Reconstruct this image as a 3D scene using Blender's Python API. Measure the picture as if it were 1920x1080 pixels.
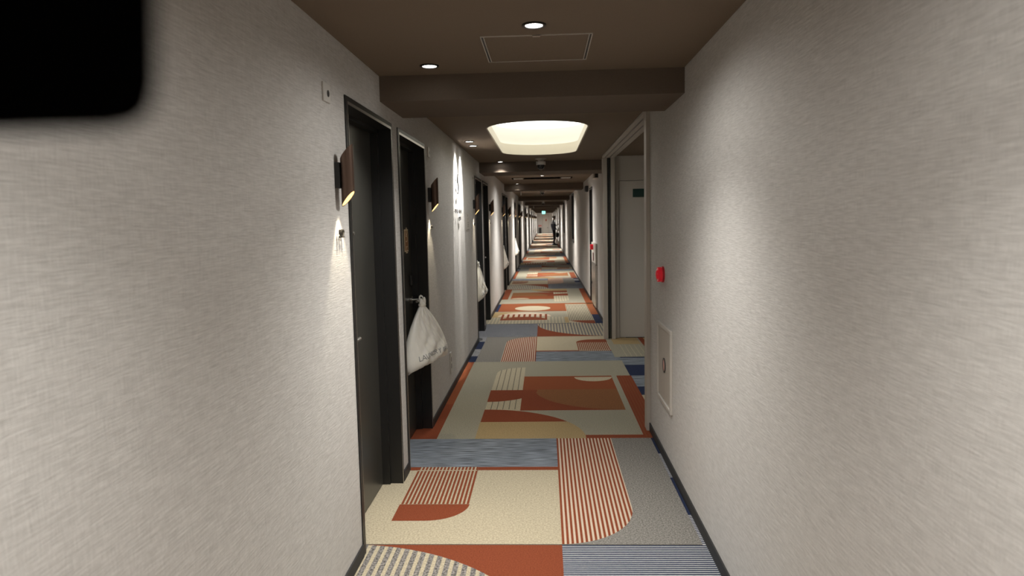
import bpy, bmesh, math, random
from mathutils import Vector, Matrix
random.seed(7)
for o in list(bpy.data.objects): bpy.data.objects.remove(o)
SC = bpy.context.scene
COL = SC.collection
pi = math.pi

# ------------------------------------------------------------------ camera
F_PX, VX, VY, ROLL, EYE = 1338.0, 1021.0, 411.2, 0.0161, 1.5
d = Vector(((VX-960)/F_PX, (540-VY)/F_PX, -1.0)).normalized()
u = Vector((-math.sin(ROLL), math.cos(ROLL), 0))
zc = (u - u.dot(d)*d).normalized()
xc = d.cross(zc)
M = Matrix((xc, d, zc))                       # rows = world axes seen from the camera
cam_data = bpy.data.cameras.new('camera'); cam = bpy.data.objects.new('camera', cam_data); COL.objects.link(cam)
cam.matrix_world = Matrix.Translation((0, 0, EYE)) @ M.to_4x4()
cam_data.sensor_width = 36; cam_data.lens = F_PX/1920*36
cam_data.clip_start = 0.02; cam_data.clip_end = 200
cam_data.dof.use_dof = True; cam_data.dof.focus_distance = 5.0; cam_data.dof.aperture_fstop = 3.8
SC.camera = cam
# ------------------------------------------------------------------ exposure, world
SC.view_settings.view_transform = 'Standard'; SC.view_settings.look = 'None'
SC.view_settings.gamma = 1.0; SC.view_settings.use_curve_mapping = False
SC.view_settings.exposure = 0.08
W = bpy.data.worlds.new('world'); SC.world = W; W.use_nodes = True
W.node_tree.nodes['Background'].inputs[0].default_value = (1, .93, .85, 1)
W.node_tree.nodes['Background'].inputs[1].default_value = 0.02
P_CENTRE, P_SIDE, P_FAR, P_SCALLOP, P_SCONCE, E_OVAL = 128, 85, 420, 95, 9.0, 2.2
FILL = .17      # power share of the extra wide fill spot added at the central downlights
WARM = (1.0, .968, .915)

ORD = ['first', 'second', 'third', 'fourth', 'fifth', 'sixth', 'seventh', 'eighth', 'ninth', 'tenth']
# ------------------------------------------------------------------ geometry constants
XL, XR, XF = -0.844, 0.7225, 0.825
ZC, ZB = 2.254, 2.125
Y0, Y1 = -3.0, 77.0
BEAMS = [(3.745, 4.35), (9.42, 10.2), (15.2, 15.95)] + [(23.5+7.8*k, 24.3+7.8*k) for k in range(7)]
DOORW, DOORH = 0.93, 2.045
LEFT_DOORS = [3.06, 4.15, 8.71, 9.80, 14.37, 15.45, 20.05] + [y for k in range(7) for y in (23.1+7.8*k, 24.2+7.8*k)]
RIGHT_DOORS = [(12.35, .78), (41.2, .9), (52.0, .9), (60.0, .9)]

# ------------------------------------------------------------------ materials
def mat(name, col, rough=.6, metal=0.0, spec=.5):
    m = bpy.data.materials.new(name); m.use_nodes = True
    b = m.node_tree.nodes['Principled BSDF']
    b.inputs['Base Color'].default_value = (*col, 1); b.inputs['Roughness'].default_value = rough
    b.inputs['Metallic'].default_value = metal; b.inputs['Specular IOR Level'].default_value = spec
    return m
def nodes(m): return m.node_tree.nodes, m.node_tree.links, m.node_tree.nodes['Principled BSDF']
def noisy(m, scale, lo, hi, bump=0.0, stretch=(1, 1, 1), detail=2.0, bdist=.002):
    """vary the base colour between two multiples of itself, with fine relief"""
    N, L, b = nodes(m)
    tc = N.new('ShaderNodeTexCoord'); mp = N.new('ShaderNodeMapping'); mp.inputs['Scale'].default_value = stretch
    nz = N.new('ShaderNodeTexNoise'); nz.inputs['Scale'].default_value = scale; nz.inputs['Detail'].default_value = detail
    rp = N.new('ShaderNodeValToRGB'); c = b.inputs['Base Color'].default_value
    rp.color_ramp.elements[0].position = .32; rp.color_ramp.elements[1].position = .68
    rp.color_ramp.elements[0].color = (*[x*lo for x in c[:3]], 1); rp.color_ramp.elements[1].color = (*[min(1, x*hi) for x in c[:3]], 1)
    L.new(tc.outputs['Object'], mp.inputs[0]); L.new(mp.outputs[0], nz.inputs['Vector']); L.new(nz.outputs[0], rp.inputs[0])
    L.new(rp.outputs[0], b.inputs['Base Color'])
    if bump:
        bp = N.new('ShaderNodeBump'); bp.inputs['Strength'].default_value = bump; bp.inputs['Distance'].default_value = bdist
        L.new(nz.outputs[0], bp.inputs['Height']); L.new(bp.outputs[0], b.inputs['Normal'])
    return m
def emis(name, col, s):
    m = bpy.data.materials.new(name); m.use_nodes = True; N, L, b = nodes(m)
    b.inputs['Base Color'].default_value = (*col, 1)
    b.inputs['Emission Color'].default_value = (*col, 1); b.inputs['Emission Strength'].default_value = s
    return m
def wallpaper():
    m = mat('woven_wallpaper', (.56, .53, .495), .85, spec=.2); N, L, b = nodes(m)
    tc = N.new('ShaderNodeTexCoord'); hs = []
    for st in ((17, 17, 600), (620, 620, 28)):
        mp = N.new('ShaderNodeMapping'); mp.inputs['Scale'].default_value = st
        nz = N.new('ShaderNodeTexNoise'); nz.inputs['Scale'].default_value = 1; nz.inputs['Detail'].default_value = 2
        L.new(tc.outputs['Object'], mp.inputs[0]); L.new(mp.outputs[0], nz.inputs['Vector']); hs.append(nz)
    mx = N.new('ShaderNodeMath'); mx.operation = 'MULTIPLY_ADD'; mx.inputs[1].default_value = .6
    L.new(hs[1].outputs[0], mx.inputs[0]); L.new(hs[0].outputs[0], mx.inputs[2])
    rp = N.new('ShaderNodeValToRGB'); rp.color_ramp.elements[0].position = .50; rp.color_ramp.elements[1].position = 1.12
    rp.color_ramp.elements[0].color = (.445, .432, .412, 1); rp.color_ramp.elements[1].color = (.68, .664, .638, 1)
    L.new(mx.outputs[0], rp.inputs[0]); L.new(rp.outputs[0], b.inputs['Base Color'])
    bp = N.new('ShaderNodeBump'); bp.inputs['Strength'].default_value = .75; bp.inputs['Distance'].default_value = .0016
    L.new(mx.outputs[0], bp.inputs['Height']); L.new(bp.outputs[0], b.inputs['Normal'])
    return m
WALL = wallpaper()
CEIL = noisy(mat('brown_ceiling', (.185, .143, .105), .85, spec=.2), 6, .94, 1.06, .15, (40, 40, 40))
BEAM = noisy(mat('shaded_beam', (.145, .115, .09), .85, spec=.2), 6, .94, 1.06, .1, (40, 40, 40))  # ceiling paint made darker: shade on the beam faces put into the colour
BLACK = mat('black_steel', (.012, .012, .012), .38)
LEAF = noisy(mat('charcoal_door_leaf', (.042, .041, .036), .33), 3, .9, 1.1)
BASEB = mat('black_vinyl_base', (.016, .016, .017), .55)
BEIGE = mat('beige_painted_steel', (.47, .435, .385), .5)
PALE = mat('pale_beige_panel', (.55, .52, .475), .5)
METAL = noisy(mat('brushed_metal', (.55, .53, .5), .32, 1.0), 4, .85, 1.1, stretch=(1, 1, 30))
MATTK = mat('matte_black_slot', (.006, .006, .006), 1.0, spec=0.0)
DARKM = mat('dark_track', (.03, .03, .03), .4)
BRONZE = mat('bronze_tube', (.16, .105, .08), .34, .7)
WHITEP = mat('white_plastic', (.62, .6, .56), .45)
CREAMR = mat('cream_plaster', (.66, .64, .56), .8)
RED = emis('red_lamp_plastic', (.72, .015, .03), .12); RED.node_tree.nodes['Principled BSDF'].inputs['Roughness'].default_value = .2
PINK = mat('pink_button', (.6, .34, .30), .5)
DKRED = mat('dark_red_plastic', (.12, .02, .02), .4)
LAMPW = emis('downlight_glow', (1, .97, .92), 14)
OVALM = emis('skylight_diffuser', (1, .985, .95), E_OVAL)
WARMG = emis('sconce_glow', (1, .63, .25), 1.9)
EXITG = emis('exit_sign_glow', (.30, 1.0, .84), 2.4)
GREEN = mat('dark_green_sign', (.010, .045, .040), .5)
TEXTK = mat('black_letters', (.012, .011, .010), .4)
GREYT = mat('grey_print', (.27, .28, .28), .6)
GLASSK = mat('dark_window_glass', (.008, .009, .010), .12)
DOME = mat('smoked_dome', (.02, .02, .02), .08)
BAGM = mat('white_plastic_film', (.90, .885, .82), .35)
b = BAGM.node_tree.nodes['Principled BSDF']; b.inputs['Subsurface Weight'].default_value = .25; b.inputs['Subsurface Radius'].default_value = (.02, .02, .015)
noisy(BAGM, 9, .93, 1.04, .8, (1, 1, .5), 4, .02)
SIGNB = mat('copper_sign', (.34, .17, .075), .5)
SIGNC = mat('cream_sign_print', (.72, .60, .43), .5)

# carpet yarns (linear colours)
def yarn(name, c, lo=.72, hi=1.28, st=(1, 1, 1), sc=170): return noisy(mat(name, c, .95, spec=.1), sc, lo, hi, .35, st, 1.5, .003)
YC = [
 yarn('carpet_cream', (.44, .385, .275), .78, 1.18, (1, 1, 1), 110),            #0
 yarn('carpet_rust', (.205, .053, .024), .80, 1.20),#1
 yarn('carpet_grey', (.17, .16, .15), .35, 1.8, (1, 1, 1), 100),   #2
 yarn('carpet_blue_heather', (.165, .185, .21), .3, 1.8, (.06, 1.6, 1), 110), #3
 yarn('carpet_greige', (.30, .28, .215)),           #4
 yarn('carpet_tan', (.36, .265, .135)),             #5
 yarn('carpet_light_rust', (.215, .095, .040)),       #6
 yarn('carpet_navy', (.020, .028, .062), .85, 1.15),#7
 yarn('carpet_pale', (.54, .44, .34), .93, 1.07),  #8
 yarn('carpet_line_grey', (.13, .12, .095)),       #9
 yarn('carpet_stone', (.20, .19, .172), .6, 1.42, (1, 1, 1), 125),  #10
 yarn('carpet_orange', (.235, .070, .029), .9, 1.1),#11
 yarn('carpet_white', (.50, .50, .49), .93, 1.05), #12
]
CREAM, RUST, GREY, HEATH, GREIGE, TAN, LRUST, NAVY, PALEC, LINE, STONE, ORANGE, WHITE = range(13)

# ------------------------------------------------------------------ helpers
def link(name, me, m=None, parent=None):
    o = bpy.data.objects.new(name, me); COL.objects.link(o)
    if m is not None:
        for x in (m if isinstance(m, (list, tuple)) else [m]): me.materials.append(x)
    if parent is not None: o.parent = parent
    return o
def empty(name, loc=(0, 0, 0), label=None, cat=None, group=None, kind=None, rz=0):
    o = bpy.data.objects.new(name, None); COL.objects.link(o); o.location = loc; o.rotation_euler = (0, 0, rz); o.empty_display_size = .1
    tag(o, label, cat, group, kind); return o
def tag(o, label=None, cat=None, group=None, kind=None):
    if label: o['label'] = label
    if cat: o['category'] = cat
    if group: o['group'] = group
    if kind: o['kind'] = kind
    return o
class B:
    def __init__(s): s.bm = bmesh.new()
    def box(s, a, b, bev=0.0, mi=0):
        c = [(a[i]+b[i])/2 for i in range(3)]; z = [abs(b[i]-a[i]) for i in range(3)]
        r = bmesh.ops.create_cube(s.bm, size=1, matrix=Matrix.Translation(c) @ Matrix.Diagonal((*z, 1)))
        fs = set(f for v in r['verts'] for f in v.link_faces)
        for f in fs: f.material_index = mi
        if bev:
            es = list(set(e for v in r['verts'] for e in v.link_edges))
            bmesh.ops.bevel(s.bm, geom=es, offset=bev, segments=2, affect='EDGES', profile=.5)
        return s
    def cyl(s, c, r, h, axis='Z', seg=24, r2=None, mi=0):
        R = {'Z': Matrix.Identity(4), 'X': Matrix.Rotation(pi/2, 4, 'Y'), 'Y': Matrix.Rotation(-pi/2, 4, 'X')}[axis]
        q = bmesh.ops.create_cone(s.bm, cap_ends=True, segments=seg, radius1=r, radius2=r if r2 is None else r2, depth=h, matrix=Matrix.Translation(c) @ R)
        for f in set(f for v in q['verts'] for f in v.link_faces): f.material_index = mi
        return s
    def sph(s, c, sc, seg=16, mi=0):
        q = bmesh.ops.create_uvsphere(s.bm, u_segments=seg, v_segments=seg//2+2, radius=1, matrix=Matrix.Translation(c) @ Matrix.Diagonal((*sc, 1)))
        for f in set(f for v in q['verts'] for f in v.link_faces): f.material_index = mi; f.smooth = True
        return s
    def tube(s, pts, r, seg=8):
        rings = []
        for i, p in enumerate(pts):
            p = Vector(p); t = (Vector(pts[min(i+1, len(pts)-1)])-Vector(pts[max(i-1, 0)])).normalized()
            a = t.orthogonal().normalized(); bb = t.cross(a)
            if rings:                                    # keep frames aligned
                a = (pa - pa.dot(t)*t).normalized(); bb = t.cross(a)
            pa = a
            rr = r if not hasattr(r, '__len__') else r[i]
            rings.append([s.bm.verts.new(p+rr*(math.cos(2*pi*k/seg)*a+math.sin(2*pi*k/seg)*bb)) for k in range(seg)])
        for A, C in zip(rings, rings[1:]):
            for k in range(seg): s.bm.faces.new((A[k], A[(k+1) % seg], C[(k+1) % seg], C[k])).smooth = True
        s.bm.faces.new(rings[0][::-1]); s.bm.faces.new(rings[-1]); return s
    def ring(s, c, r1, r2, h, axis='Z', seg=32):
        R = {'Z': Matrix.Identity(4), 'X': Matrix.Rotation(pi/2, 4, 'Y'), 'Y': Matrix.Rotation(-pi/2, 4, 'X')}[axis]
        T = Matrix.Translation(c) @ R; L = []
        for rr, z in ((r1, -h/2), (r2, -h/2), (r2, h/2), (r1, h/2)):
            L.append([s.bm.verts.new(T @ Vector((rr*math.cos(2*pi*k/seg), rr*math.sin(2*pi*k/seg), z))) for k in range(seg)])
        for j in range(4):
            A, C = L[j], L[(j+1) % 4]
            for k in range(seg): s.bm.faces.new((A[k], A[(k+1) % seg], C[(k+1) % seg], C[k]))
        return s
    def poly(s, pts, mi=0):
        f = s.bm.faces.new([s.bm.verts.new(p) for p in pts]); f.material_index = mi; return f
    def mesh(s, name, smooth=None):
        bmesh.ops.recalc_face_normals(s.bm, faces=s.bm.faces)
        me = bpy.data.meshes.new(name); s.bm.to_mesh(me); s.bm.free()
        if smooth is not None:
            me.shade_smooth() if hasattr(me, 'shade_smooth') else None
            me.set_sharp_from_angle(angle=smooth)
        return me
    def obj(s, name, m, parent=None, smooth=None): return link(name, s.mesh(name, smooth), m, parent)
def struct(o, label=None): return tag(o, label, None, None, 'structure')
def copy_tree(o, parent=None):
    c = o.copy(); COL.objects.link(c); c.parent = parent
    for ch in list(o.children): copy_tree(ch, c)
    return c
def text_mesh(body, size, depth, spacing=1.0, thin=0.0):
    cu = bpy.data.curves.new('letters', 'FONT'); cu.body = body; cu.size = size; cu.extrude = depth/2; cu.space_character = spacing; cu.offset = -thin
    cu.align_x = 'CENTER'; cu.align_y = 'CENTER'; cu.resolution_u = 3
    o = bpy.data.objects.new('tmp', cu); COL.objects.link(o)
    bpy.context.view_layer.update()
    me = bpy.data.meshes.new_from_object(o.evaluated_get(bpy.context.evaluated_depsgraph_get()))
    bpy.data.objects.remove(o); me.materials.clear(); return me
def spot(loc, power, half, blend, aim=None, col=WARM, r=.03, parent=None):
    l = bpy.data.lights.new('lamp_light', 'SPOT'); l.energy = power; l.spot_size = 2*math.radians(half); l.spot_blend = blend
    l.color = col; l.shadow_soft_size = r
    o = bpy.data.objects.new('lamp_light', l); COL.objects.link(o); o.location = loc
    if aim is not None: o.rotation_euler = (Vector(aim)-Vector(loc)).to_track_quat('-Z', 'Y').to_euler()
    return o

# ------------------------------------------------------------------ FLOOR: woven carpet pattern as flat inlaid pieces
fl = B(); LAYER = .00025
class Pat:
    def __init__(s, ox, oy, sx=1, sy=1, lo=0, hi=99): s.t = (ox, oy, sx, sy)
    def T(s, x, y): ox, oy, sx, sy = s.t; return (ox+sx*x, oy+sy*y)
    def poly(s, m, pts, lay=1):
        fl.poly([(*s.T(x, y), lay*LAYER) for x, y in pts], m)
    def rect(s, m, x0, y0, x1, y1, lay=1): s.poly(m, [(x0, y0), (x1, y0), (x1, y1), (x0, y1)], lay)
def arc(cx, cy, a, b, t0, t1, n=20):
    return [(cx+a*math.cos(math.radians(t0+(t1-t0)*i/n)), cy+b*math.sin(math.radians(t0+(t1-t0)*i/n))) for i in range(n+1)]
def ell_y(x, cx, cy, a, b, sgn):
    q = max(0, 1-((x-cx)/a)**2); return cy+sgn*b*math.sqrt(q)
XW0, XW1 = -1.0, .90                                   # how far the pattern runs under the walls
def sec_S(p, fine=True):                               # y 2.05 .. 4.79
    c = .057
    p.rect(RUST, XW0, 2.05, c, 3.18)
    # arch of cream and grey stripes
    p.poly(CREAM, [(XW0, 2.05)] + [(c, 2.05)] + arc(-.95, 2.1, 1.007, 1.08, 0, 90) + [(XW0, 3.18)], 2)
    x = -.99
    while x < .03:
        xs = [x, x+.0115, x+.023]
        top = [(q, min(3.18, ell_y(q, -.95, 2.1, 1.007, 1.08, 1)) if q > -.95 else 3.18) for q in xs[::-1]]
        p.poly(GREY, [(xs[0], 2.05), (xs[2], 2.05)] + top, 3); x += .0405
    # navy and white bands
    p.rect(WHITE, c, 2.05, 1.06, 3.18)
    y = 3.176
    while y > 2.06:
        p.rect(NAVY, c, y-.0108, 1.06, y, 2); y -= .0178
    # cream field
    p.rect(CREAM, -1.06, 3.18, c, 4.79)
    p.rect(LINE, -.86, 3.176, .70, 3.184, 3)
    p.poly(RUST, [(-.797, 3.653), (-.797, 3.443), (-.63, 3.443)] + arc(-.63, 3.653, .208, .21, -90, 0, 12), 2)
    p.rect(RUST, -1.0, 4.17, c, 4.226, 2)
    p.rect(CREAM, -.790, 3.655, -.426, 4.226, 3)
    x = -.790
    for i in range(17):
        p.rect(RUST, x, 3.655, x+.0125, 4.226, 4); x += .02195
    p.rect(CREAM, -.79, 4.158, -.43, 4.170, 5)
    p.rect(HEATH, -1.0, 4.226, c, 4.79, 2)
    # rounded panel of rust stripes
    p.rect(STONE, c, 3.18, .70, 4.79)
    fl_pts = [(c, 4.79), (c, 3.185)] + arc(c, 3.615, .373, .43, -90, 0, 16) + [(.430, 4.79)]
    p.poly(PALEC, fl_pts, 2)
    x = c; i = 0
    while x < .43:
        x2 = min(x+.0115, .430); xs = [x, (x+x2)/2, x2]
        bot = [(q, ell_y(q, c, 3.615, .3735, .43, -1)) for q in xs]
        p.poly(RUST, bot + [(x2, 4.79), (x, 4.79)], 3); x += .0222
    # the edge strip by the wall
    p.rect(NAVY, .70, 3.18, 1.0, 4.79)
    for a, bb in ((3.18, 3.51), (4.04, 4.458)):
        y = a
        while y < bb-.005:
            p.rect(WHITE, .70, y, 1.0, y+.008, 2); y += .0178
def sec_A(p):                                          # y 4.79 .. 7.47
    p.rect(GREIGE, -.771, 4.79, .80, 7.47)
    p.rect(RUST, -1.05, 4.79, -.771, 5.73); p.rect(ORANGE, -1.05, 5.73, -.771, 7.47)
    p.poly(TAN, [(-.505, 4.79)] + [(q, r) for q, r in arc(-.5, 4.79, .765, .762, 0, 32.5, 10)] + [(-.505, 5.20)], 2)
    p.poly(RUST, [(-.503, 5.20)] + arc(-.5, 4.79, .765, .762, 32.6, 90, 14), 2)
    tab = [(-.217, 5.50), (-.217, 7.166)] + arc(-.22, 6.90, .272, .266, 90, 180, 10) + [(-.498, 5.55)]
    p.poly(CREAM, tab, 1.5)
    for x in (-.453, -.404, -.357, -.308, -.26):
        t = ell_y(x, -.22, 6.90, .272, .266, 1); p.rect(LINE, x-.003, 5.55, x+.003, t, 1.8)
    p.rect(RUST, -.217, 5.515, .612, 6.20, 2); p.rect(ORANGE, -.217, 6.20, .612, 6.742, 2)
    p.poly(RUST, [(-.5, 6.196)] + arc(-.5, 6.2, .415, .41, -90, -1, 14), 4)
    p.poly(LRUST, [(.612, 6.205)] + arc(.612, 6.205, .72, .688, 180, 270, 18), 3)
    p.poly(CREAM, arc(.434, 6.69, .177, .178, 180, 360, 16), 3)
    p.rect(RUST, .660, 4.79, .800, 6.742, 2)
    for i in range(5): p.rect(LRUST, .675+i*.025, 4.80, .678+i*.025, 6.742, 3)
    p.rect(RUST, .262, 4.79, .662, 4.865, 2.5)
def sec_C(p):                                          # y 10.21 .. 12.72
    p.rect(GREIGE, -1.0, 10.21, .9, 12.72)
    p.rect(TAN, -1.0, 10.93, -.45, 11.55, 1.5)
    p.poly(PALEC, arc(-.34, 11.0, .42, .5, 0, 180, 14), 1.8)
    p.rect(CREAM, -1.0, 10.23, .30, 10.93, 2)
    x = -.98
    while x < .28: p.rect(GREIGE, x, 10.25, x+.032, 10.60 if -.72 < x < .02 else 10.93, 2.5); x += .0495
    p.rect(TAN, .278, 10.30, .336, 10.90, 3)
    arcp = [(-.34+.35*math.cos(math.radians(a)), 10.66+.30*math.sin(math.radians(a))) for a in range(0, 181, 12)]
    p.poly(RUST, [(-.695, 10.607), (.018, 10.607)] + arcp, 4)
    for i in range(9): p.rect(RUST, -.695+i*.0845, 10.607, -.660+i*.0845, 11.272, 4.5)
    p.rect(ORANGE, -.79, 11.61, .337, 12.72, 2)
    p.poly(CREAM, arc(-.225, 12.03, .302, .325, 0, 345, 23), 3)
    p.rect(NAVY, -1.0, 11.61, -.79, 12.66, 2)
    p.rect(CREAM, .337, 10.50, .705, 12.55, 2)
    x = .345
    while x < .70: p.rect(LINE, x, 10.50, x+.0125, 12.5, 3); x += .0262
    p.poly(CREAM, [(.337, 10.21), (.72, 10.21), (.72, 10.5), (.337, 10.5)], 2)
    p.poly(RUST, [(.34, 10.50)] + [(.34+.37*t, 10.50-.32*math.sin(t*pi/2)) for t in (.15, .3, .5, .7, .85, 1)] + [(.71, 10.5)], 3)
    x = .345
    while x < .72: p.rect(GREY, x, 10.21, x+.02, 10.30, 2.5); x += .0405
    p.rect(ORANGE, .337, 12.55, .90, 12.72, 3); p.rect(ORANGE, .705, 11.15, .90, 12.72, 3)
    x = .35
    while x < .88: p.rect(LRUST, x, 12.56 if x < .70 else 11.16, x+.006, 12.72, 4); x += .018
    p.rect(NAVY, .712, 10.19, .95, 11.15, 4)
    p.rect(NAVY, -.93, 10.205, .35, 10.235, 4)
PER = 13.35
for k in range(-1, 6):
    o = PER*k
    sec_S(Pat(0, o)); sec_A(Pat(0, o)); sec_C(Pat(0, o))
    sec_S(Pat(-.0625, 12.26+o, -1, -1)); sec_A(Pat(-.06, 20.17+o, -1, -1))
fl.poly([(-1.12, Y0, -.0002), (.98, Y0, -.0002), (.98, Y1+.2, -.0002), (-1.12, Y1+.2, -.0002)], GREIGE)
# lobby side of the opening on the right
al = Pat(0, 0)
al.rect(CREAM, .80, 5.0, 3.3, 5.98, 5); al.rect(NAVY, .80, 5.98, 3.3, 6.29, 5); al.rect(HEATH, .80, 6.29, 3.3, 6.735, 5)
al.rect(NAVY, .79, 6.735, 3.3, 7.235, 5); al.rect(HEATH, .79, 7.235, 3.3, 7.61, 5); al.rect(NAVY, .79, 7.61, 3.3, 7.66, 5)
al.rect(GREIGE, .735, 7.66, 3.3, 8.90, 5)
for i in range(12): al.rect(CREAM, .865+i*.055, 7.68, .871+i*.055, 8.42, 6)
al.rect(TAN, .80, 8.45, 1.12, 8.90, 6); al.rect(RUST, 1.14, 8.2, 1.20, 8.90, 6); al.rect(TAN, 1.20, 8.1, 1.9, 8.90, 6)
al.rect(GREIGE, .655, 6.742, .79, 7.47, 5)
bmesh.ops.recalc_face_normals(fl.bm, faces=fl.bm.faces)
for f in fl.bm.faces:
    if f.normal.z < 0: f.normal_flip()
me = bpy.data.meshes.new('floor'); fl.bm.to_mesh(me); fl.bm.free()
floor = struct(link('floor', me, YC), 'corridor carpet of rust, cream, navy and grey geometric shapes')

# ------------------------------------------------------------------ CEILING with the stadium opening
OCX, OR_, OY0, OY1 = -.047, .412, 5.565, 8.456
def stadium(r_add=0.0, n=20):
    r = OR_+r_add; pts = []
    ya, yb = OY0+OR_, OY1-OR_
    for i in range(n+1): a = pi+pi*i/n; pts.append((OCX+r*math.cos(a), ya+r*math.sin(a)))
    for i in range(n+1): a = pi*i/n; pts.append((OCX+r*math.cos(a), yb+r*math.sin(a)))
    return pts                                        # left-near, around near end to right, right-far, around far end to left
c = B()
c.box((-1.15, Y0, ZC), (1.0, 5.2, ZC+.06)); c.box((-1.15, 9.0, ZC), (1.0, Y1+.2, ZC+.06))
st = stadium(); h = len(st)//2
near_mid, far_mid = 10, h+10
right = st[near_mid:far_mid+1]; left = st[far_mid:]+st[:near_mid+1]
c.poly([(OCX, 5.2, ZC), (1.0, 5.2, ZC), (1.0, 9.0, ZC), (OCX, 9.0, ZC)] + [(x, y, ZC) for x, y in right[::-1]])
c.poly([(OCX, 9.0, ZC), (-1.15, 9.0, ZC), (-1.15, 5.2, ZC), (OCX, 5.2, ZC)] + [(x, y, ZC) for x, y in left[::-1]])
c.box((1.0, 4.9, ZC), (3.4, 9.1, ZC+.06))
struct(c.obj('ceiling', CEIL), 'brown corridor ceiling')
for i, (a, bq) in enumerate(BEAMS):
    t = B().box((XL-.05, a, ZB), (max(XF, XR)+.05 if a > 5 else XR+.05, bq, ZC+.01)).obj('trim_%d' % (i+1), BEAM)
    struct(t, ['nearest shaded brown ceiling beam, in front of the oval light', 'second shaded brown ceiling beam, just beyond the oval light',
               'third shaded brown ceiling beam, beyond the air outlet'][i] if i < 3 else 'shaded brown ceiling beam far down the corridor, %s from the viewer' % ORD[i])

# skylight light recess
sk = empty('oval_light', (OCX, 7.01, ZC), 'large glowing rounded oval light recess in the brown ceiling', 'ceiling light')
def loop_strip(bm_, A, za, C, zb):
    a = [bm_.verts.new((x-OCX, y-7.01, za-ZC)) for x, y in A]; q = [bm_.verts.new((x-OCX, y-7.01, zb-ZC)) for x, y in C]; n = len(a)
    for k in range(n): bm_.faces.new((a[k], a[(k+1) % n], q[(k+1) % n], q[k])).smooth = True
s = B(); loop_strip(s.bm, stadium(0), ZC-.003, stadium(.02), ZC+.115); loop_strip(s.bm, stadium(.012), ZC-.003, stadium(0), ZC-.003)
s.obj('collar', mat('shaded_collar', (.50, .46, .35), .8), sk)  # darker tan carries the shade that falls on the collar
s = B(); loop_strip(s.bm, stadium(.02), ZC+.115, stadium(.06), ZC+.115); loop_strip(s.bm, stadium(.06), ZC+.115, stadium(.06), ZC+.30)
s.obj('cavity_wall', CREAMR, sk)
s = B(); s.poly([(x-OCX, y-7.01, .30) for x, y in stadium(.06)]); s.obj('diffuser', OVALM, sk)

# ------------------------------------------------------------------ WALLS
def wall_side(name, x, outx, y0, y1, openings, label):
    w = B(); ys = y0
    for (a, bq, hh) in sorted(openings):
        w.box((x, ys, 0), (outx, a, ZC+.02)); w.box((x, a, hh), (outx, bq, ZC+.02)); ys = bq
    w.box((x, ys, 0), (outx, y1, ZC+.02))
    return struct(w.obj(name, WALL), label)
WINS = [(20.15, 21.6), (29.4, 30.9)]
wall_side('wall_left', XL, XL-.16, Y0, Y1, [(y, y+DOORW, DOORH) for y in LEFT_DOORS], 'long left wall in pale woven wallpaper')
wall_side('wall_right', XR, XR+.16, Y0, 4.98, [], 'near right wall in pale woven wallpaper')
w = B(); ys = 8.97
ops = sorted([(a, a+wd, 0, DOORH) for a, wd in RIGHT_DOORS] + [(a, bq, .86, 2.22) for a, bq in WINS])
for (a, bq, z0, z1) in ops:
    w.box((XF, ys, 0), (XF+.16, a, ZC+.02)); w.box((XF, a, z1), (XF+.16, bq, ZC+.02))
    if z0: w.box((XF, a, 0), (XF+.16, bq, z0))
    ys = bq
w.box((XF, ys, 0), (XF+.16, Y1, ZC+.02)); struct(w.obj('wall_right_far', WALL), 'right wall beyond the side opening, in woven wallpaper')
struct(B().box((-1.15, Y1, 0), (1.15, Y1+.15, ZC+.02)).obj('wall_end', WALL), 'far end wall of the corridor')
struct(B().box((-1.15, Y0-.15, 0), (1.15, Y0, ZC+.02)).obj('wall_behind', WALL), 'wall behind the viewer')
wl = B(); wl.box((.86, 8.90, 0), (.915, 9.05, ZC)); wl.box((.915, 8.90, 1.955), (1.75, 9.05, ZC)); wl.box((1.75, 8.90, 0), (3.4, 9.05, ZC))
wl.box((.88, 4.93, 0), (3.4, 5.06, ZC)); wl.box((3.3, 5.06, 0), (3.4, 8.90, ZC))
struct(wl.obj('wall_lobby', PALE), 'beige side lobby walls seen through the opening')

# baseboards
def base(name, x, side, segs, label):
    w = B()
    for a, bq in segs: w.box((x, a, 0.0), (x+side*.008, bq, .058))
    struct(w.obj(name, BASEB), label)
segs = []; ys = Y0
for y in LEFT_DOORS: segs.append((ys, y-.002)); ys = y+DOORW+.002
segs.append((ys, Y1)); base('baseboard_left', XL, 1, segs, 'black baseboard along the left wall')
base('baseboard_right', XR, -1, [(Y0, 4.955)], 'black baseboard along the near right wall')
segs = []; ys = 8.99
for a, wd in RIGHT_DOORS: segs.append((ys, a)); ys = a+wd
segs.append((ys, Y1)); base('baseboard_right_far', XF, -1, segs, 'black baseboard along the far right wall')

# opening trim: near post, header tracks, far posts
t = B().box((.697, 4.955, 0), (.73, 5.06, ZC-.002), .002).box((.7225, 4.98, 0), (.885, 5.06, ZC-.002)).obj('trim_21', BEIGE); struct(t, 'beige metal post at the near edge of the side opening')
t = empty('trim_22', (.79, 6.9, ZC-.002), 'beige sliding-door head track along the ceiling over the side opening', kind='structure')
for a, bq in ((.712, .742), (.756, .795), (.809, .862)):
    B().box((a-.79, -1.85, -.022), (bq-.79, 1.95, 0), .002).obj('track_strip', BEIGE, t)
B().box((-.07, -1.84, -.006), (.07, 1.94, 0)).obj('track_slot', MATTK, t)
t = empty('trim_23', (.79, 8.86, 0), 'beige and dark metal post at the far edge of the side opening', kind='structure')
B().box((-.072, -.05, 0), (-.022, .13, ZC-.024), .002).obj('jamb_post', BEIGE, t)
B().box((-.022, 0.02, 0), (.022, .10, ZC-.024)).obj('jamb_groove', mat('dark_anodised', (.16, .17, .17), .25, .9), t)
B().box((-.004, -.012, 0), (.006, .02, ZC-.024)).obj('jamb_seal', DARKM, t)
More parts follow.
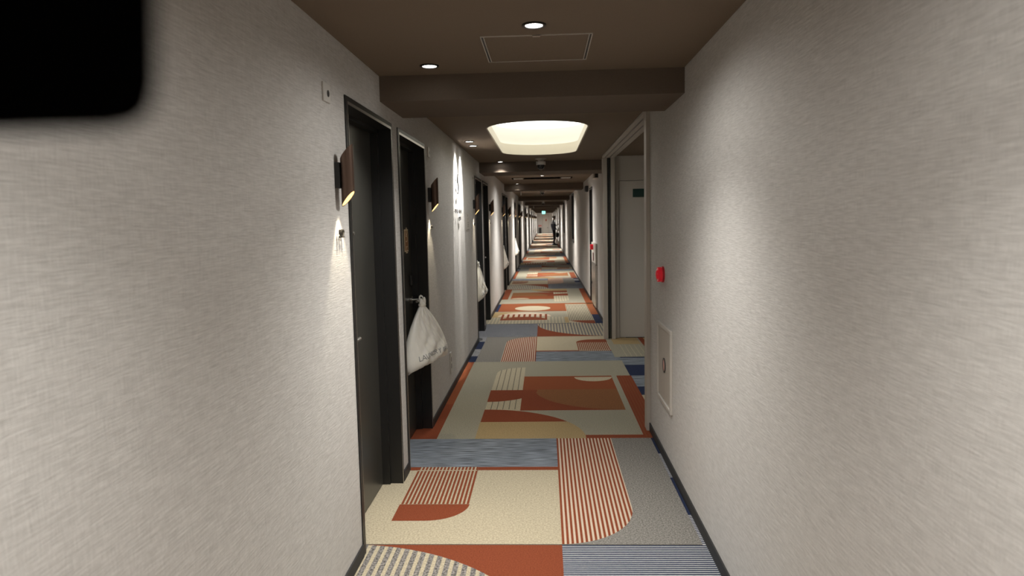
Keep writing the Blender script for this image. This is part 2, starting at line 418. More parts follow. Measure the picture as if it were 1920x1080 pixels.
B().box((.024, -.05, 0), (.070, .13, ZC-.024), .002).obj('jamb_post', BEIGE, t)

# lobby door with green sign
dl = empty('door_40', (1.33, 8.92, 0), 'plain beige lobby door partly hidden behind the near wall edge', kind='structure')
B().box((-.41, 0, .006), (.41, .04, 1.95), .002).obj('leaf', PALE, dl)
hb = B(); hb.cyl((.33, -.03, .95), .012, .06, 'Y').box((.22, -.07, .94), (.34, -.055, .96), .004).obj('handle', METAL, dl)
gs = empty('exit_plate', (1.19, 8.915, 1.80), 'dark green sign plate on the beige lobby door', 'sign')
B().box((-.10, -.008, -.05), (.24, 0, .05), .001).obj('plate', GREEN, gs)
fig = B(); fig.cyl((.085, -.0095, .028), .009, .002, 'Y').box((.074, -.0105, -.008), (.092, -.0085, .018)).box((.064, -.0105, -.036), (.078, -.0085, -.008)).box((.09, -.0105, -.036), (.104, -.0085, -.008))
fig.box((.12, -.0105, -.038), (.128, -.0085, .038)).box((.17, -.0105, -.038), (.178, -.0085, .038)).box((.12, -.0105, .032), (.178, -.0085, .038)); fig.obj('pictogram', WHITEP, gs)
# end wall door and fittings
de = empty('door_41', (.08, Y1, 0), 'pale door in the far end wall', kind='structure')
B().box((-.34, -.05, 0), (-.29, 0, 2.0)).box((.34, -.05, 0), (.39, 0, 2.0)).box((-.34, -.05, 2.0), (.39, 0, 2.05)).obj('frame', BEIGE, de)
B().box((-.29, -.03, .005), (.34, -.005, 2.0)).obj('leaf', PALE, de)
B().cyl((.24, -.06, .60), .04, .06, 'Y').obj('handle', DARKM, de)
tag(B().box((.10, Y1-.065, 1.30), (.22, Y1-.05, 1.52)).obj('warning_notice', mat('red_notice', (.5, .08, .05))), 'red notice stuck on the far end door', 'notice')
ex = empty('extinguisher_box', (-.48, Y1-.12, 0), 'small dark box standing by the far end wall', 'cabinet')
B().box((-.14, -.1, 0), (.14, .1, .62), .01).obj('body', mat('dark_cabinet', (.03, .032, .03), .4), ex); B().box((-.05, -.112, .10), (.05, -.1, .5)).obj('glass', GLASSK, ex)
rn = B().box((-.66, Y1-.012, .68), (-.30, Y1, .90)).box((-.66, Y1-.014, .74), (-.55, Y1-.012, .90), mi=1).box((-.5, Y1-.014, .78), (-.34, Y1-.012, .88), mi=1).obj('wall_notice', [mat('pink_notice', (.7, .5, .46)), mat('red_notice_print', (.5, .05, .04))]); tag(rn, 'pink and red notice on the end wall above the dark box', 'notice')
# exit light hanging near the end
eg = empty('exit_light', (-.07, 62.0, 2.24), 'glowing green exit light hanging at the far end of the corridor', 'exit sign')
B().box((-.15, -.03, -.28), (.15, .03, 0), .02).obj('housing', WHITEP, eg); B().box((-.135, -.036, -.265), (.135, -.03, -.015)).obj('lit_panel', EXITG, eg)
B().cyl((0, -.038, -.07), .02, .004, 'Y').box((-.025, -.04, -.15), (.025, -.036, -.09)).box((-.05, -.04, -.21), (-.02, -.036, -.15)).box((.02, -.04, -.2), (.06, -.036, -.15)).obj('pictogram', mat('sign_green', (.0, .25, .14)), eg)

# ------------------------------------------------------------------ DOORS (left)
def make_door(w, mirror=1, near=False):
    """door in a recess; local origin at the near bottom corner of the opening on the wall face; recess goes towards -x*mirror"""
    q = mirror
    r = empty('door', (0, 0, 0))
    f = B()
    dpt, cs, pr = .125, .032, .006
    X = lambda v: v*q
    f.box((X(pr), 0, 0), (X(-dpt), cs, DOORH)).box((X(pr), w-cs, 0), (X(-dpt), w, DOORH)).box((X(pr), cs, DOORH-.035), (X(-dpt), w-cs, DOORH))
    f.box((X(-.066), cs, 0), (X(-dpt), cs+.018, DOORH-.035)).box((X(-.066), w-cs-.018, 0), (X(-dpt), w-cs, DOORH-.035)).box((X(-.066), cs, DOORH-.055), (X(-dpt), w-cs, DOORH-.035))
    f.obj('frame', BLACK, r)
    e = B(); e.box((X(pr), cs-.004, .0), (X(pr+.002), cs, DOORH-.035)).box((X(pr), w-cs, .0), (X(pr+.002), w-cs+.004, DOORH-.035)).box((X(pr), cs-.004, DOORH-.035), (X(pr+.002), w-cs+.004, DOORH-.022))
    e.obj('edge_highlight', METAL, r)  # bright strip drawn for the highlight along the black frame's edge
    lf = B().box((X(-.108), cs+.018, .006), (X(-.145), w-cs-.018, DOORH-.055), .001).obj('leaf', LEAF, r)
    yh = (lambda v: w-v) if not near else (lambda v: v)
    hd = B().cyl((X(-.10), yh(.125), .955), .026, .012, 'X').tube([(X(-.095), yh(.125), .955), (X(-.045), yh(.125), .955), (X(-.040), yh(.14), .955), (X(-.040), yh(.25), .955)], .009).obj('handle', METAL, r, smooth=.7)
    B().box((X(-.108), yh(.15), 1.055), (X(-.09), yh(.10), 1.13), .004).obj('card_reader', BLACK, r)
    B().cyl((X(-.104), yh(.125), 1.09), .007, .026, 'X').obj('lock_knob', METAL, r)
    B().cyl((X(-.106), w/2, 1.45), .008, .006, 'X').obj('peephole', METAL, r)
    return r
protos = {True: make_door(DOORW, near=True), False: make_door(DOORW)}; used = set()
NEARH = {3.06, 8.71, 14.37, 20.05} | {23.1+7.8*k for k in range(7)}
for i, y in enumerate(LEFT_DOORS):
    nh = y in NEARH; o = protos[nh] if nh not in used else copy_tree(protos[nh]); used.add(nh)
    o.name = 'door_%d' % (i+1); o.location = (XL, y, 0)
    lab = {0: 'black guest room door nearest the viewer on the left wall', 1: 'second black door on the left, with copper sign and white bag',
           2: 'third black door on the left, a white bag hanging on it', 3: 'fourth black door on the left, beyond the scallop-lit wall'}.get(i)
    if lab is None: lab = 'black guest room door on the left wall, %s counting from the viewer' % ORD[i] if i < 9 else 'tiny distant black guest room door on the left wall'
    tag(o, lab, None, None, 'structure')
protor = make_door(.78, -1); protor.name = 'door_30'; protor.location = (XF, RIGHT_DOORS[0][0], 0)
tag(protor, 'black door on the right wall just beyond the fire hose cabinet', kind='structure')
for i, (a, wd) in enumerate(RIGHT_DOORS[1:]):
    o = make_door(wd, -1); o.name = 'door_%d' % (31+i); o.location = (XF, a, 0)
    tag(o, ['black door on the right that the person faces', 'black door on the right a little beyond the person', 'black door on the right nearest the end wall'][i], kind='structure')
# small hardware only the nearest door shows
hw = B().box((-.0, -.01, -.02), (.006, .01, .02), .001).obj('lock_slot', DARKM, bpy.data.objects['door_1']); hw.location = (-.109, .13, .86)

# slit windows on the right
for i, (a, bq) in enumerate(WINS):
    o = empty('window_%d' % (i+1), (XF, a, .86), ['nearer tall dark window with black frame on the right wall', 'farther tall dark window with black frame on the right wall'][i], kind='structure')
    L_ = bq-a
    f = B(); f.box((-.012, 0, 0), (.1, .04, 1.36)).box((-.012, L_-.04, 0), (.1, L_, 1.36)).box((-.012, .04, 1.32), (.1, L_-.04, 1.36)).box((-.012, .04, 0), (.1, L_-.04, .04)).obj('frame', BLACK, o)
    B().box((.05, .04, .04), (.06, L_-.04, 1.32)).obj('pane', GLASSK, o)
    B().box((-.03, 0, -.03), (.02, L_, 0)).obj('sill', BLACK, o)

# ------------------------------------------------------------------ DOWNLIGHTS
def downlight(lit=True, r=.042):
    e = empty('downlight')
    B().ring((0, 0, -.002), r*.86, r*1.12, .006).obj('trim_ring', BLACK, e)
    B().ring((0, 0, .012), r*.80, r*.88, .03).obj('reflector', METAL, e)
    B().cyl((0, 0, .0), r*.80, .004).obj('lens', LAMPW if lit else PALE, e)
    return e
dproto = downlight()
first = [dproto]
def put_light(x, y, lab, power, half, blend, aim=None, z=ZC, r=.03, group=None):
    o = first.pop() if first else copy_tree(dproto)
    o.location = (x, y, z-.001); tag(o, lab, 'downlight', group)
    l = spot((x, y, z-.012), power, half, blend, aim, r=r)
    if half < 30: spot((x, y, z-.012), power*.22, 42, 1.0, (aim[0]+.3, aim[1], aim[2]), r=.01)
    if half > 55: spot((x, y, z-.014), power*FILL, 84, .5, r=r)  # added wide fill that lifts the dim upper walls
    return o
put_light(-.029, 2.86, 'round recessed downlight beside the near end of the ceiling hatch', P_CENTRE, 57, 1.0)
put_light(-.546, 3.53, 'small round downlight left of the ceiling hatch', P_SIDE, 52, 1.0)
put_light(-.704, 6.875, 'nearer of two small spotlights beside the oval ceiling light', P_SCALLOP, 24, .12, aim=(-1.6, 6.86, 0.35), r=.006)
put_light(-.707, 7.27, 'farther of two small spotlights beside the oval ceiling light', P_SCALLOP, 24, .12, aim=(-1.6, 7.25, 0.35), r=.006)
put_light(-.559, 9.32, 'small downlight at the left, in front of the second beam', P_SIDE, 52, 1.0)
put_light(-.029, 12.46, 'central downlight just before the long air outlet', P_FAR*.62, 58, 1.0)
put_light(-.559, 15.08, 'small downlight at the left, in front of the third beam', P_SIDE, 52, 1.0)
for i, y in enumerate([19.4, 27.4, 35.2, 43.0, 50.8, 58.6, 66.4, 73.6]):
    put_light(-.03, y, 'small downlight in the %s ceiling bay beyond the third beam' % ORD[i], P_FAR*(1 if i < 2 else 1.5 if i < 7 else 2.6), 58, 1.0, r=.05)
put_light(-.03, 0.75, 'downlight above the viewer, out of frame', P_CENTRE, 57, 1.0)
put_light(-.03, -1.6, 'downlight behind the viewer', P_CENTRE, 57, 1.0)
o = downlight(False, .035); o.location = (.487, 13.13, ZC-.001); tag(o, 'unlit small round fitting at the right end of the long air outlet', 'downlight')
l = spot((2.2, 6.9, ZC-.02), 45, 70, .8, r=.08)
o = copy_tree(dproto); o.location = (2.2, 6.9, ZC-.001); tag(o, 'lobby downlight hidden behind the near right wall', 'downlight')

# ------------------------------------------------------------------ ceiling things
hx = empty('ceiling_hatch', (-.022, 3.25, ZC), 'rectangular brown access hatch outlined in pale metal in the near ceiling', 'hatch')
f = B(); a, bq, t_ = .230, .236, .0035
for s_ in (-1, 1):
    f.box((s_*a-t_/2, -bq, -.004), (s_*a+t_/2, bq, .0)); f.box((s_*(a-.012)-t_/2, -bq+.012, -.003), (s_*(a-.012)+t_/2, bq-.012, .0))
    f.box((-a, s_*bq-t_/2, -.004), (a, s_*bq+t_/2, .0))
f.obj('frame', PALE, hx); B().box((-a+.016, -bq+.006, -.0025), (a-.016, bq-.006, -.0005)).obj('panel', CEIL, hx)
for s_ in (-1, 1): B().box((s_*(a-.006)-.004, -bq+.004, -.0015), (s_*(a-.006)+.004, bq-.004, 0)).obj('gap', DARKM, hx)
B().box((-.016, -bq-.004, -.008), (.016, -bq+.006, -.001), .002).obj('latch', METAL, hx)

def dome_cam(sc=1):
    e = empty('security_camera')
    B().cyl((0, 0, -.005*sc), .07*sc, .010*sc).obj('ceiling_plate', WHITEP, e, smooth=.6)
    B().cyl((0, 0, -.025*sc), .028*sc, .03*sc, r2=.045*sc).obj('neck', WHITEP, e, smooth=.6)
    B().cyl((0, 0, -.060*sc), .058*sc, .040*sc, r2=.060*sc).obj('housing', WHITEP, e, smooth=.6)
    B().sph((0, 0, -.084*sc), (.048*sc, .048*sc, .060*sc)).obj('dome', DOME, e)
    B().sph((.005*sc, -.03*sc, -.10*sc), (.018*sc, .022*sc, .018*sc)).obj('lens', BLACK, e)
    return e
dc = dome_cam(); dc.location = (-.034, 8.985, ZC); tag(dc, 'white dome security camera hanging just beyond the oval light', 'camera')
for y, lab in ((18.3, 'small dome camera on the ceiling beyond the third beam'), (30.6, 'tiny dome camera far down the corridor ceiling')):
    o = copy_tree(dc); o.location = (-.045, y, ZC); tag(o, lab, 'camera')
ac = empty('air_outlet', (-.035, 13.2, ZC), 'long dark slot air outlet across the ceiling between the second and third beams', 'air vent')
f = B()
for s_ in (-1, 1): f.box((-.54, s_*.20-.008, -.008), (.54, s_*.20+.008, 0)); f.box((s_*.54-.008, -.2, -.008), (s_*.54+.008, .2, 0))
f.obj('frame', MATTK, ac); B().box((-.33, -.17, -.003), (.33, .17, 0)).obj('slot', MATTK, ac)
for s_ in (-1, 1):
    for k in range(3): B().box((s_*.435-.085, -.15+k*.11, -.010), (s_*.435+.085, -.10+k*.11, -.002), .002).obj('grille_vane', WHITEP, ac)
for (x, y, lab) in ((-.58, 18.0, 'small upright white-edged plate hanging at the left beyond the third beam'), (-.58, 39.0, 'tiny upright plate hanging far away at the left')):
    o = empty('hanging_plate', (x, y, ZC), lab, 'sign'); B().box((-.012, -.10, -.145), (.012, .10, -.03), .003).obj('plate', WHITEP, o); B().cyl((0, 0, -.015), .004, .03).obj('rod', METAL, o)
for (y, lab) in ((11.0, 'beige box high on the right wall above the hose cabinet'), (24.7, 'small beige box high on the right wall far away')):
    o = empty('wall_box', (XF, y, 2.165), lab, 'box'); B().box((-.07, 0, -.055), (0, .35, .06), .004).obj('body', BEIGE, o); B().box((-.05, -.018, -.05), (-.004, 0, .055), .003).obj('cap', BLACK, o)
o = empty('door_closer', (XF, 13.55, 2.05), 'black box mounted high on the right wall beyond the black door', 'box'); B().box((-.06, -.14, -.055), (0, .14, .055), .01).obj('body', BLACK, o); B().box((-.064, -.1, -.03), (-.06, .1, .03)).obj('face', DARKM, o)

# ------------------------------------------------------------------ SCONCES
def make_sconce():
    e = empty('wall_sconce')
    r, cx = .027, .046
    B().box((0, -.028, -.052), (.022, .028, .052), .002).obj('bracket', BLACK, e)
    def tubeM(rr, ztop, zbot, slope, cap=None):
        bmq = B(); n = 32; A, C = [], []
        for k in range(n):
            x, y = cx+rr*math.cos(2*pi*k/n), rr*math.sin(2*pi*k/n)
            A.append(bmq.bm.verts.new((x, y, zbot+(x-cx)*slope-y*.12))); C.append(bmq.bm.verts.new((x, y, ztop+(x-cx)*slope-y*.12)))
        return bmq, A, C, n
    q, A, C, n = tubeM(r, .094, -.094, 1.15)
    q2 = [q.bm.verts.new((cx+(v.co.x-cx)*.93, v.co.y*.93, v.co.z)) for v in A]; q3 = [q.bm.verts.new((cx+(v.co.x-cx)*.93, v.co.y*.93, v.co.z)) for v in C]
    for k in range(n):
        j = (k+1) % n
        for P, Q in ((A, C), (C, q3), (q3, q2), (q2, A)): q.bm.faces.new((P[k], P[j], Q[j], Q[k]))
    q.obj('shade_tube', BRONZE, e, smooth=.8)
    s = B(); s.poly([(cx+r*.92*math.cos(2*pi*k/24), r*.92*math.sin(2*pi*k/24), -.093+r*.92*math.cos(2*pi*k/24)*1.15-.12*r*.92*math.sin(2*pi*k/24)) for k in range(24)]); s.obj('glowing_opening', WARMG, e)
    s = B(); s.poly([(cx+r*.92*math.cos(2*pi*k/24), r*.92*math.sin(2*pi*k/24), .07+r*.92*math.cos(2*pi*k/24)*1.15) for k in range(24)]); s.obj('top_cap', BLACK, e)
    return e
sp = make_sconce()
SCY = [2.90, 5.22, 8.50, 10.95, 14.16, 16.60, 19.80] + [y for k in range(7) for y in (22.95+7.8*k, 25.3+7.8*k)]
for i, y in enumerate(SCY):
    o = sp if i == 0 else copy_tree(sp); o.location = (XL, y, 1.694)
    lab = {0: 'bronze tube wall light nearest the viewer, above the room number', 1: 'second bronze tube wall light, just beyond the copper-sign door',
           2: 'third bronze tube wall light, before the third black door', 3: 'fourth bronze tube wall light, beyond the fourth black door'}.get(i, 'small bronze wall light, %s from the viewer along the left wall' % ORD[i] if i < 9 else 'tiny distant bronze wall light beside one of the far doors')
    tag(o, lab, 'wall light', 'bronze tube sconces on the left wall')
    if y < 60: spot((XL+.046, y, 1.705-.120), P_SCONCE*(1 if y < 20 else 1.6), 33, .5, col=(1, .86, .62), r=.012)

# ------------------------------------------------------------------ wall things, left
def wall_text(body, size, y, z, label, cat, name, off=.012, depth=.006, spacing=1.0, xw=XL, width=None, pins=True, thin=0.0):
    e = empty(name, (xw, y, z), label, cat)
    me = text_mesh(body, size, depth, spacing, thin)
    me.transform(Matrix(((0, 0, 1, off), (1, 0, 0, 0), (0, 1, 0, 0), (0, 0, 0, 1))))
    link('letters', me, TEXTK, e)
    ys = [v.co.y for v in me.vertices]
    if pins:
        s = B()
        for q in (-.35, .0, .35): s.cyl((off/2, q*(max(ys)-min(ys)), 0), .0015, off, 'X', 8)
        s.obj('pins', TEXTK, e)
    return e
wall_text('502', .048, 2.90, 1.457, 'black raised room number 502 lit by the nearest wall light', 'number', 'room_number')
wall_text('505', .048, 5.26, 1.457, 'black raised room number beneath the second wall light', 'number', 'room_number')
wall_text('508', .048, 8.50, 1.457, 'black raised room number beneath the third wall light', 'number', 'room_number')
wall_text('511', .048, 10.98, 1.457, 'black raised room number beneath the fourth wall light', 'number', 'room_number')
wall_text('5', .30, 6.87, 1.84, 'large black raised floor numeral between the two bright light beams', 'number', 'floor_numeral', off=.02, depth=.008, thin=.010)
e = empty('wall_lettering', (XL, 6.86, 1.590), 'row of small black raised characters below the large floor numeral', 'lettering')
for ch, yy in zip('PRBO', (-.21, -.09, .08, .21)):
    me = text_mesh(ch, .055, .006); me.transform(Matrix(((0, 0, 1, .018), (1, 0, 0, yy), (0, 1, 0, 0), (0, 0, 0, 1)))); link('letter', me, TEXTK, e)
    B().cyl((.009, yy, 0), .0015, .018, 'X', 8).obj('pin', TEXTK, e)
e = empty('arrow_mark', (XL, 7.0, 1.522), 'small black raised mark below the row of characters', 'sign')
B().box((.012, -.07, .004), (.018, .07, .018)).box((.012, -.07, -.02), (.018, -.052, .018)).box((.012, .05, -.012), (.018, .07, .018)).obj('mark', TEXTK, e); B().cyl((.006, 0, .01), .002, .012, 'X', 8).obj('pin', TEXTK, e)
def plate(y, z, lab):
    e = empty('door_indicator', (XL, y, z), lab, 'wall plate'); B().box((0, -.045, -.036), (.007, .045, .036), .002).obj('plate', WHITEP, e)
    B().cyl((.0075, .012, -.002), .013, .003, 'X').obj('sensor', DARKM, e); return e
plate(2.80, 2.008, 'square pale wall plate with dark centre, above left of the nearest door')
plate(5.27, 2.005, 'square pale wall plate with dark centre, right of the second door')
plate(8.45, 2.005, 'small pale wall plate just before the third door')
e = empty('notice_plate', (XL, 7.83, 1.49), 'faint beige notice plate on the left wall before the third door', 'notice')
B().box((0, -.16, -.095), (.005, .16, .095), .001).obj('plate', PALE, e)
s = B(); s.cyl((.0055, -.04, .07), .012, .001, 'X').cyl((.0055, 0, .03), .012, .001, 'X')
for k in range(3): s.box((.005, -.06, -.01-k*.02), (.0058, .08, -.004-k*.02))
s.box((.005, -.13, -.088), (.0062, .14, -.082)); s.obj('print', mat('faint_print', (.22, .21, .2)), e)
e = empty('outlet', (XL, 6.12, .27), 'narrow pale outlet plate low on the left wall', 'outlet'); B().box((0, -.035, -.09), (.012, .035, .09), .002).obj('plate', WHITEP, e); B().box((.012, -.015, .01), (.0125, .015, .05)).box((.012, -.015, -.05), (.0125, .015, -.01)).obj('sockets', DARKM, e)
# copper sign on the second door
e = empty('door_sign', (XL-.106, 4.86, 1.375), 'copper-coloured sign with cream lettering on the second door', 'sign')
B().box((0, -.066, -.076), (.003, .066, .076)).obj('plate', SIGNC, e); B().box((.003, -.054, -.068), (.0038, .054, .068)).obj('field', SIGNB, e)
me = text_mesh('M  UO', .075, .001, .8); me.transform(Matrix(((0, 0, 1, .0045), (0, -1, 0, 0), (1, 0, 0, 0), (0, 0, 0, 1)))); link('print', me, SIGNC, e)

# ------------------------------------------------------------------ LAUNDRY BAGS
def bag_point(uu, vv, side, Wd=.44, H=.40, T=.10):
    """uu -1..1 across, vv 0 (bottom) .. 1 (neck); side +1 front / -1 back; neck at the origin"""
    prof = .10 + .90*math.sin(min(1, (1-vv)*1.12)*pi/2)**.85 if vv < 1 else .10
    if vv < .10: prof *= .94+.06*(vv/.10)
    wx = prof*Wd/2
    th = T*math.sqrt(max(0, 1-abs(uu)**2.4))*(.08+.92*(1-vv)**1.05)*(1.0 if vv > .22 else max(0, 1-((.22-vv)/.22)**2)**.5)
    fold = (1-abs(uu)**2)*(.011*math.sin(uu*15+vv*3)*vv*(1.3-vv) + .008*math.sin(uu*8+vv*19+1)*(1-vv) + .010*math.sin(uu*5-vv*11)*(1-vv) + .004*math.sin(uu*27-vv*31))
    z = -H*(1-vv)
    z += -.020*abs(uu)**3*(1-vv) - .03*uu*(1-vv)              # tilted bottom with pulled corners
    return Vector((uu*wx-.035*(1-vv), side*(th+(fold+.006)*(1-abs(uu)**4)), z))
def make_bag(text=True):
    e = empty('laundry_bag')
    s = B(); nu, nv = 40, 34
    for side in (-1, 1):
        g = [[s.bm.verts.new(bag_point(-1+2*i/nu, j/nv, side)) for i in range(nu+1)] for j in range(nv+1)]
        for j in range(nv):
            for i in range(nu): s.bm.faces.new((g[j][i], g[j][i+1], g[j+1][i+1], g[j+1][i])).smooth = True
    bmesh.ops.remove_doubles(s.bm, verts=s.bm.verts, dist=.0006)
    for sgn in (-1, 1):                                       # close the side and bottom seams
        pass
    s.obj('sack', BAGM, e, smooth=1.2)
    k = B(); k.sph((0, 0, .006), (.030, .024, .020)).sph((.018, .006, .028), (.014, .012, .026)).sph((-.020, .004, .030), (.013, .010, .030)).obj('knot', BAGM, e)
    pts = [(-.012, .0, .01), (-.022, -.006, .030), (-.026, -.010, .048), (-.020, -.014, .062), (-.008, -.016, .068), (.006, -.014, .064), (.014, -.010, .052), (.016, -.005, .036), (.012, .0, .015)]
    B().tube(pts, [.008, .007, .006, .006, .006, .006, .006, .007, .008], 8).obj('drawstring_loop', BAGM, e, smooth=1)
    if text:
        me = text_mesh('LAUNDRY BAG', .046, .0004)
        for v in me.vertices:
            x, y, z = v.co; vv = .20; uu = -(x-.0)/(.44/2*.95)
            p = bag_point(max(-.95, min(.95, uu)), vv+y/.40, 1); v.co = p+Vector((0, .0025+z, 0))
        link('print', me, GREYT, e)
    return e
bg = make_bag()
def put_bag(o, x, y, z, rz, tilt, lab):
    o.location = (x, y, z); o.rotation_euler = (0, tilt, rz); tag(o, lab, 'bag', 'white laundry bags hanging on door handles')
put_bag(bg, -.843, 4.80, .93, math.radians(62-180), 0, 'white drawstring laundry bag hanging on the second door, nearest of the bags')
for y, x, lab in ((8.90, -.84, 'white laundry bag hanging on the third door'), (14.56, -.85, 'white laundry bag hanging on the fifth door'), (20.24, -.84, 'small distant white laundry bag, farthest on the left')):
    put_bag(copy_tree(bg), x, y, .93, math.radians(84-180), 0, lab)

# ------------------------------------------------------------------ right wall things
e = empty('fire_alarm', (XR, 4.40, 1.149), 'round red fire alarm lamp on the near right wall', 'alarm')
B().cyl((-.006, 0, 0), .050, .012, 'X', 40).obj('base', mat('red_base', (.45, .01, .02), .3), e, smooth=.6)
B().cyl((-.024, 0, 0), .046, .026, 'X', 40).obj('lens', RED, e, smooth=.6); B().sph((-.038, 0, 0), (.010, .03, .03)).obj('dome', RED, e)
e = empty('hydrant_panel', (XR, 4.33, .598), 'square beige wall access panel with round pink handle, near right wall', 'panel')
f = B(); q = .245
f.box((-.014, -q, q-.022), (.0, q, q), .002).box((-.014, -q, -q), (.0, q, -q+.022), .002).box((-.014, -q, -q+.022), (.0, -q+.022, q-.022), .002).box((-.014, q-.022, -q+.022), (.0, q, q-.022), .002).obj('frame', PALE, e)
B().box((-.006, -q+.026, -q+.026), (-.001, q-.026, q-.026), .001).obj('leaf', BEIGE, e)
B().ring((-.008, .0, 0), .036, .045, .006, 'X').obj('handle_ring', DARKM, e); B().cyl((-.007, 0, 0), .036, .004, 'X').obj('handle_disc', PINK, e)
e = empty('hose_cabinet', (XF-.001, 11.78, 0), 'tall stainless fire hose cabinet with red lamp on the far right wall', 'cabinet')
B().box((-.03, -.48, .78), (0, .48, 1.10), .004).obj('alarm_panel', PALE, e); B().box((-.034, -.47, .08), (0, .47, .76), .004).obj('hose_door', METAL, e)
B().box((-.036, -.48, .765), (0, .48, .778)).obj('divider', METAL, e)
B().cyl((-.055, .05, 1.03), .045, .05, 'X').obj('lamp', RED, e, smooth=.6); B().cyl((-.034, 0, .87), .07, .01, 'X').obj('speaker', DKRED, e)
B().box((-.05, .33, .40), (-.034, .37, .44)).obj('latch', DARKM, e)
e = empty('wall_switch', (XF, 10.2, 1.40), 'tiny dark switch on the right wall before the hose cabinet', 'switch'); B().box((-.008, -.04, -.06), (0, .04, .06), .002).obj('plate', BEIGE, e); B().box((-.012, -.015, -.03), (-.008, .015, .03)).obj('rocker', DARKM, e)

# ------------------------------------------------------------------ stand-in for a dark blur near the lens, upper left; wall mount added
pn = B(); y0, y1 = .115, .130
outl = [(XL, 1.5178), (-.0800, 1.5178), (-.0748, 1.5187), (-.0716, 1.5212), (-.0700, 1.526), (-.0655, 1.60), (-.0655, 1.62), (XL, 1.62)]
A = [pn.bm.verts.new((x, y0, z)) for x, z in outl]; C = [pn.bm.verts.new((x, y1, z)) for x, z in outl]; n = len(A)
pn.bm.faces.new(A); pn.bm.faces.new(C[::-1])
for k in range(n): pn.bm.faces.new((A[k], A[(k+1) % n], C[(k+1) % n], C[k]))
bp = empty('near_lens_blur', (0, 0, 0), 'black stand-in for the blurred thing near the lens at the upper left corner, closest to the viewer', 'panel')
pn.obj('blur_shape', mat('matt_black', (.0015, .0015, .0015), 1.0, spec=0.0), bp)
B().box((XL, y0-.02, 1.5), (XL+.012, y1+.02, 1.66), .002).obj('added_mount', BLACK, bp)  # made-up mount, only ties the near-lens shape to the wall

# ------------------------------------------------------------------ PERSON
CLO = [mat('blue_grey_jacket', (.10, .12, .17), .8), mat('black_trousers', (.010, .011, .013), .8), mat('skin', (.55, .36, .26), .5), mat('pale_jacket_yoke', (.58, .62, .70), .8), mat('black_hair', (.012, .010, .009), .6)]
def skin(name, joints, edges, root, sub=2):
    me = bpy.data.meshes.new(name); me.from_pydata([j[0] for j in joints], edges, []); o = bpy.data.objects.new(name, me); COL.objects.link(o)
    md = o.modifiers.new('s', 'SKIN'); sv = me.skin_vertices[0].data
    for k, j in enumerate(joints):
        r = j[1]; sv[k].radius = r if hasattr(r, '__len__') else (r, r)
    sv[root].use_root = True; md.use_smooth_shade = True
    o.modifiers.new('d', 'SUBSURF').levels = sub
    bpy.context.view_layer.update()
    m2 = bpy.data.meshes.new_from_object(o.evaluated_get(bpy.context.evaluated_depsgraph_get())); bpy.data.objects.remove(o)
    return m2
J = []; E_ = []
def add(p, r, par=None):
    J.append((p, r)); k = len(J)-1
    if par is not None: E_.append((par, k))
    return k
# faces +x; y is sideways
pel = add((0, 0, .90), (.135, .16)); wa = add((-.02, 0, 1.02), (.12, .14), pel); ch = add((-.045, 0, 1.20), (.13, .165), wa); sh = add((-.05, 0, 1.34), (.11, .15), ch)
nk = add((-.01, 0, 1.435), .046, sh); hd0 = add((.035, 0, 1.54), (.062, .060), nk); hd1 = add((.035, 0, 1.60), (.082, .072), hd0); hd2 = add((.02, 0, 1.655), (.05, .048), hd1)
hands = []
for s_ in (-1, 1):
    hp = add((0, s_*.09, .84), .088, pel); kn = add((.035+.02*s_, s_*.10, .47), .060, hp); an = add((-.01-.03*s_, s_*.10, .09), .042, kn)
    ft = add((.06-.03*s_, s_*.105, .045), (.04, .045), an); add((.15-.03*s_, s_*.11, .03), (.028, .042), ft)
    sj = add((-.05, s_*.185, 1.33), .062, sh)
    el = add((.0, s_*.225, 1.08), .046, sj)
    if s_ < 0: wr = add((.20, s_*.10, 1.17), .030, el); pm = add((.26, s_*.085, 1.195), (.026, .036), wr); dirn = Vector((1, .15, .12))
    else: wr = add((.16, s_*.17, .92), .030, el); pm = add((.20, s_*.165, .85), (.026, .036), wr); dirn = Vector((.25, 0, -1))
    dn = dirn.normalized(); side = Vector((0, 1, 0)) if s_ > 0 else Vector((0, .98, -.2))
    P = Vector(J[pm][0])
    for q, L_ in zip((-1.5, -.5, .5, 1.5), (.060, .075, .070, .055)):
        a0 = add(tuple(P+dn*.035+side*q*.018), .010, pm); a1 = add(tuple(P+dn*(.035+L_*.55)+side*q*.019+Vector((.0, 0, .004))), .009, a0); add(tuple(P+dn*(.035+L_*.95)+side*q*.018+Vector((.012, 0, .010))), .0075, a1)
    t0 = add(tuple(P-side*.036*(1)+dn*.0), .012, pm); add(tuple(P-side*.045+dn*.035+Vector((0, 0, .015))), .009, t0)
    hands.append(P)
bm_ = skin('body', J, E_, pel)
for m in CLO: bm_.materials.append(m)
for p in bm_.polygons:
    c0 = p.center; z = c0.z
    if z < .86 and (c0.x < .13 or z < .5) and abs(c0.y) < .2: i = 1
    elif z > 1.425: i = 2
    elif (c0-hands[0]).length < .13 and c0.x > .2 or (c0-hands[1]).length < .12 and c0.z < .90: i = 2
    elif z > 1.22: i = 3
    else: i = 0
    p.material_index = i
per = empty('person', (.53, 41.6, 0), 'person in blue-grey jacket, pale cap and black trousers looking at a phone', 'person')
link('body', bm_, None, per)
B().sph((.012, 0, 1.63), (.098, .084, .075)).obj('hair', CLO[4], per)
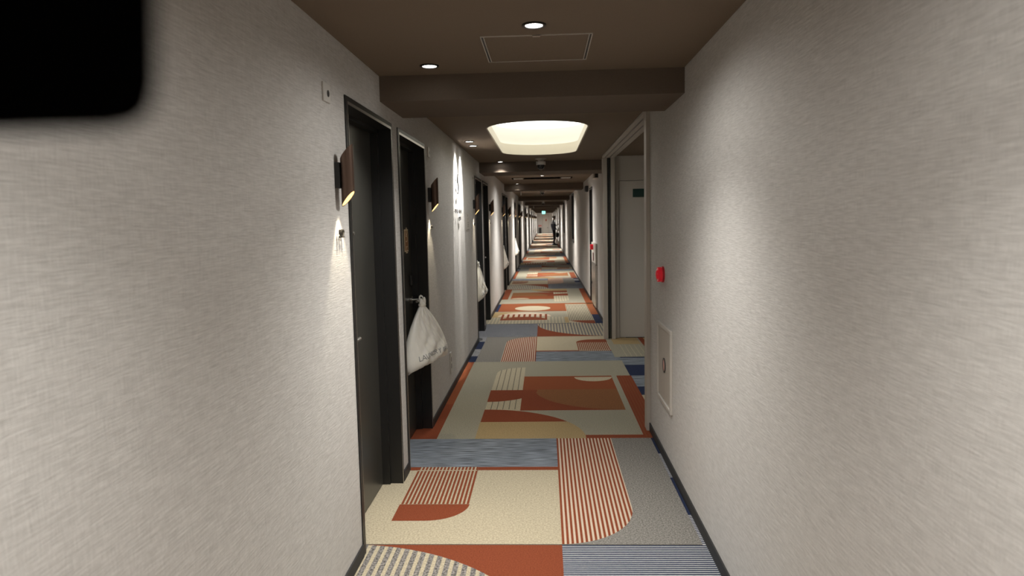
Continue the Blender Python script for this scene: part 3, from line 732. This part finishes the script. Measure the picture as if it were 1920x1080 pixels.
cp = B(); cp.sph((.015, 0, 1.665), (.103, .09, .055)).box((.07, -.06, 1.655), (.165, .06, 1.667), .004).obj('cap', mat('pale_cap', (.62, .58, .5), .8), per)
fc = B(); fc.sph((.118, 0, 1.575), (.018, .012, .018)); fc.sph((.103, -.028, 1.60), (.007, .011, .007)).sph((.103, .028, 1.60), (.007, .011, .007)).sph((.103, 0, 1.535), (.009, .024, .006)).sph((.03, -.078, 1.59), (.017, .01, .03)).sph((.03, .078, 1.59), (.017, .01, .03)).obj('face', CLO[2], per)
for s_ in (-1, 1): B().box((-.06-.03*s_, s_*.105-.045, 0), (.20-.03*s_, s_*.105+.045, .07), .02).obj('shoe', CLO[1], per)
e = empty('phone', (.53+.33, 41.52, 1.235), 'white phone held in the hands of the person', 'phone'); e.location = (.53+.30, 41.52, 1.235); e.rotation_euler = (0, -.6, 0)
e.location = (.775, 41.53, 1.225); B().box((-.04, -.035, -.004), (.06, .035, .006), .003).obj('body', WHITEP, e); B().box((-.034, -.031, .006), (.054, .031, .0066)).obj('screen', emis('phone_screen', (.8, .85, .9), 1.2), e)
e = empty('shoulder_bag', (.735, 41.80, .44), 'black bag hanging from the hand of the person', 'bag')
B().box((-.075, -.07, 0), (.075, .07, .27), .03).obj('body', mat('black_fabric', (.012, .012, .012), .8), e)
B().tube([(-.06, 0, .26), (-.02, 0, .36), (.03, 0, .38), (.05, 0, .26)], .008).obj('strap', BLACK, e)
o = copy_tree(bg); o.location = (.765, 41.96, 1.14); o.rotation_euler = (0, 0, math.radians(100)); tag(o, 'white bag hanging on the right-hand door beyond the person', 'bag'); o.scale = (.6, .6, .85); bpy.data.objects.remove([q for q in o.children if q.name.startswith('print')][0])
o = copy_tree(bg); o.location = (.68, 42.0, .33); o.rotation_euler = (0, 0, math.radians(160)); tag(o, 'white bag standing on the carpet beyond the feet of the person', 'bag'); o.scale = (.8, 1, .80); bpy.data.objects.remove([q for q in o.children if q.name.startswith('print')][0])
bpy.context.view_layer.update()
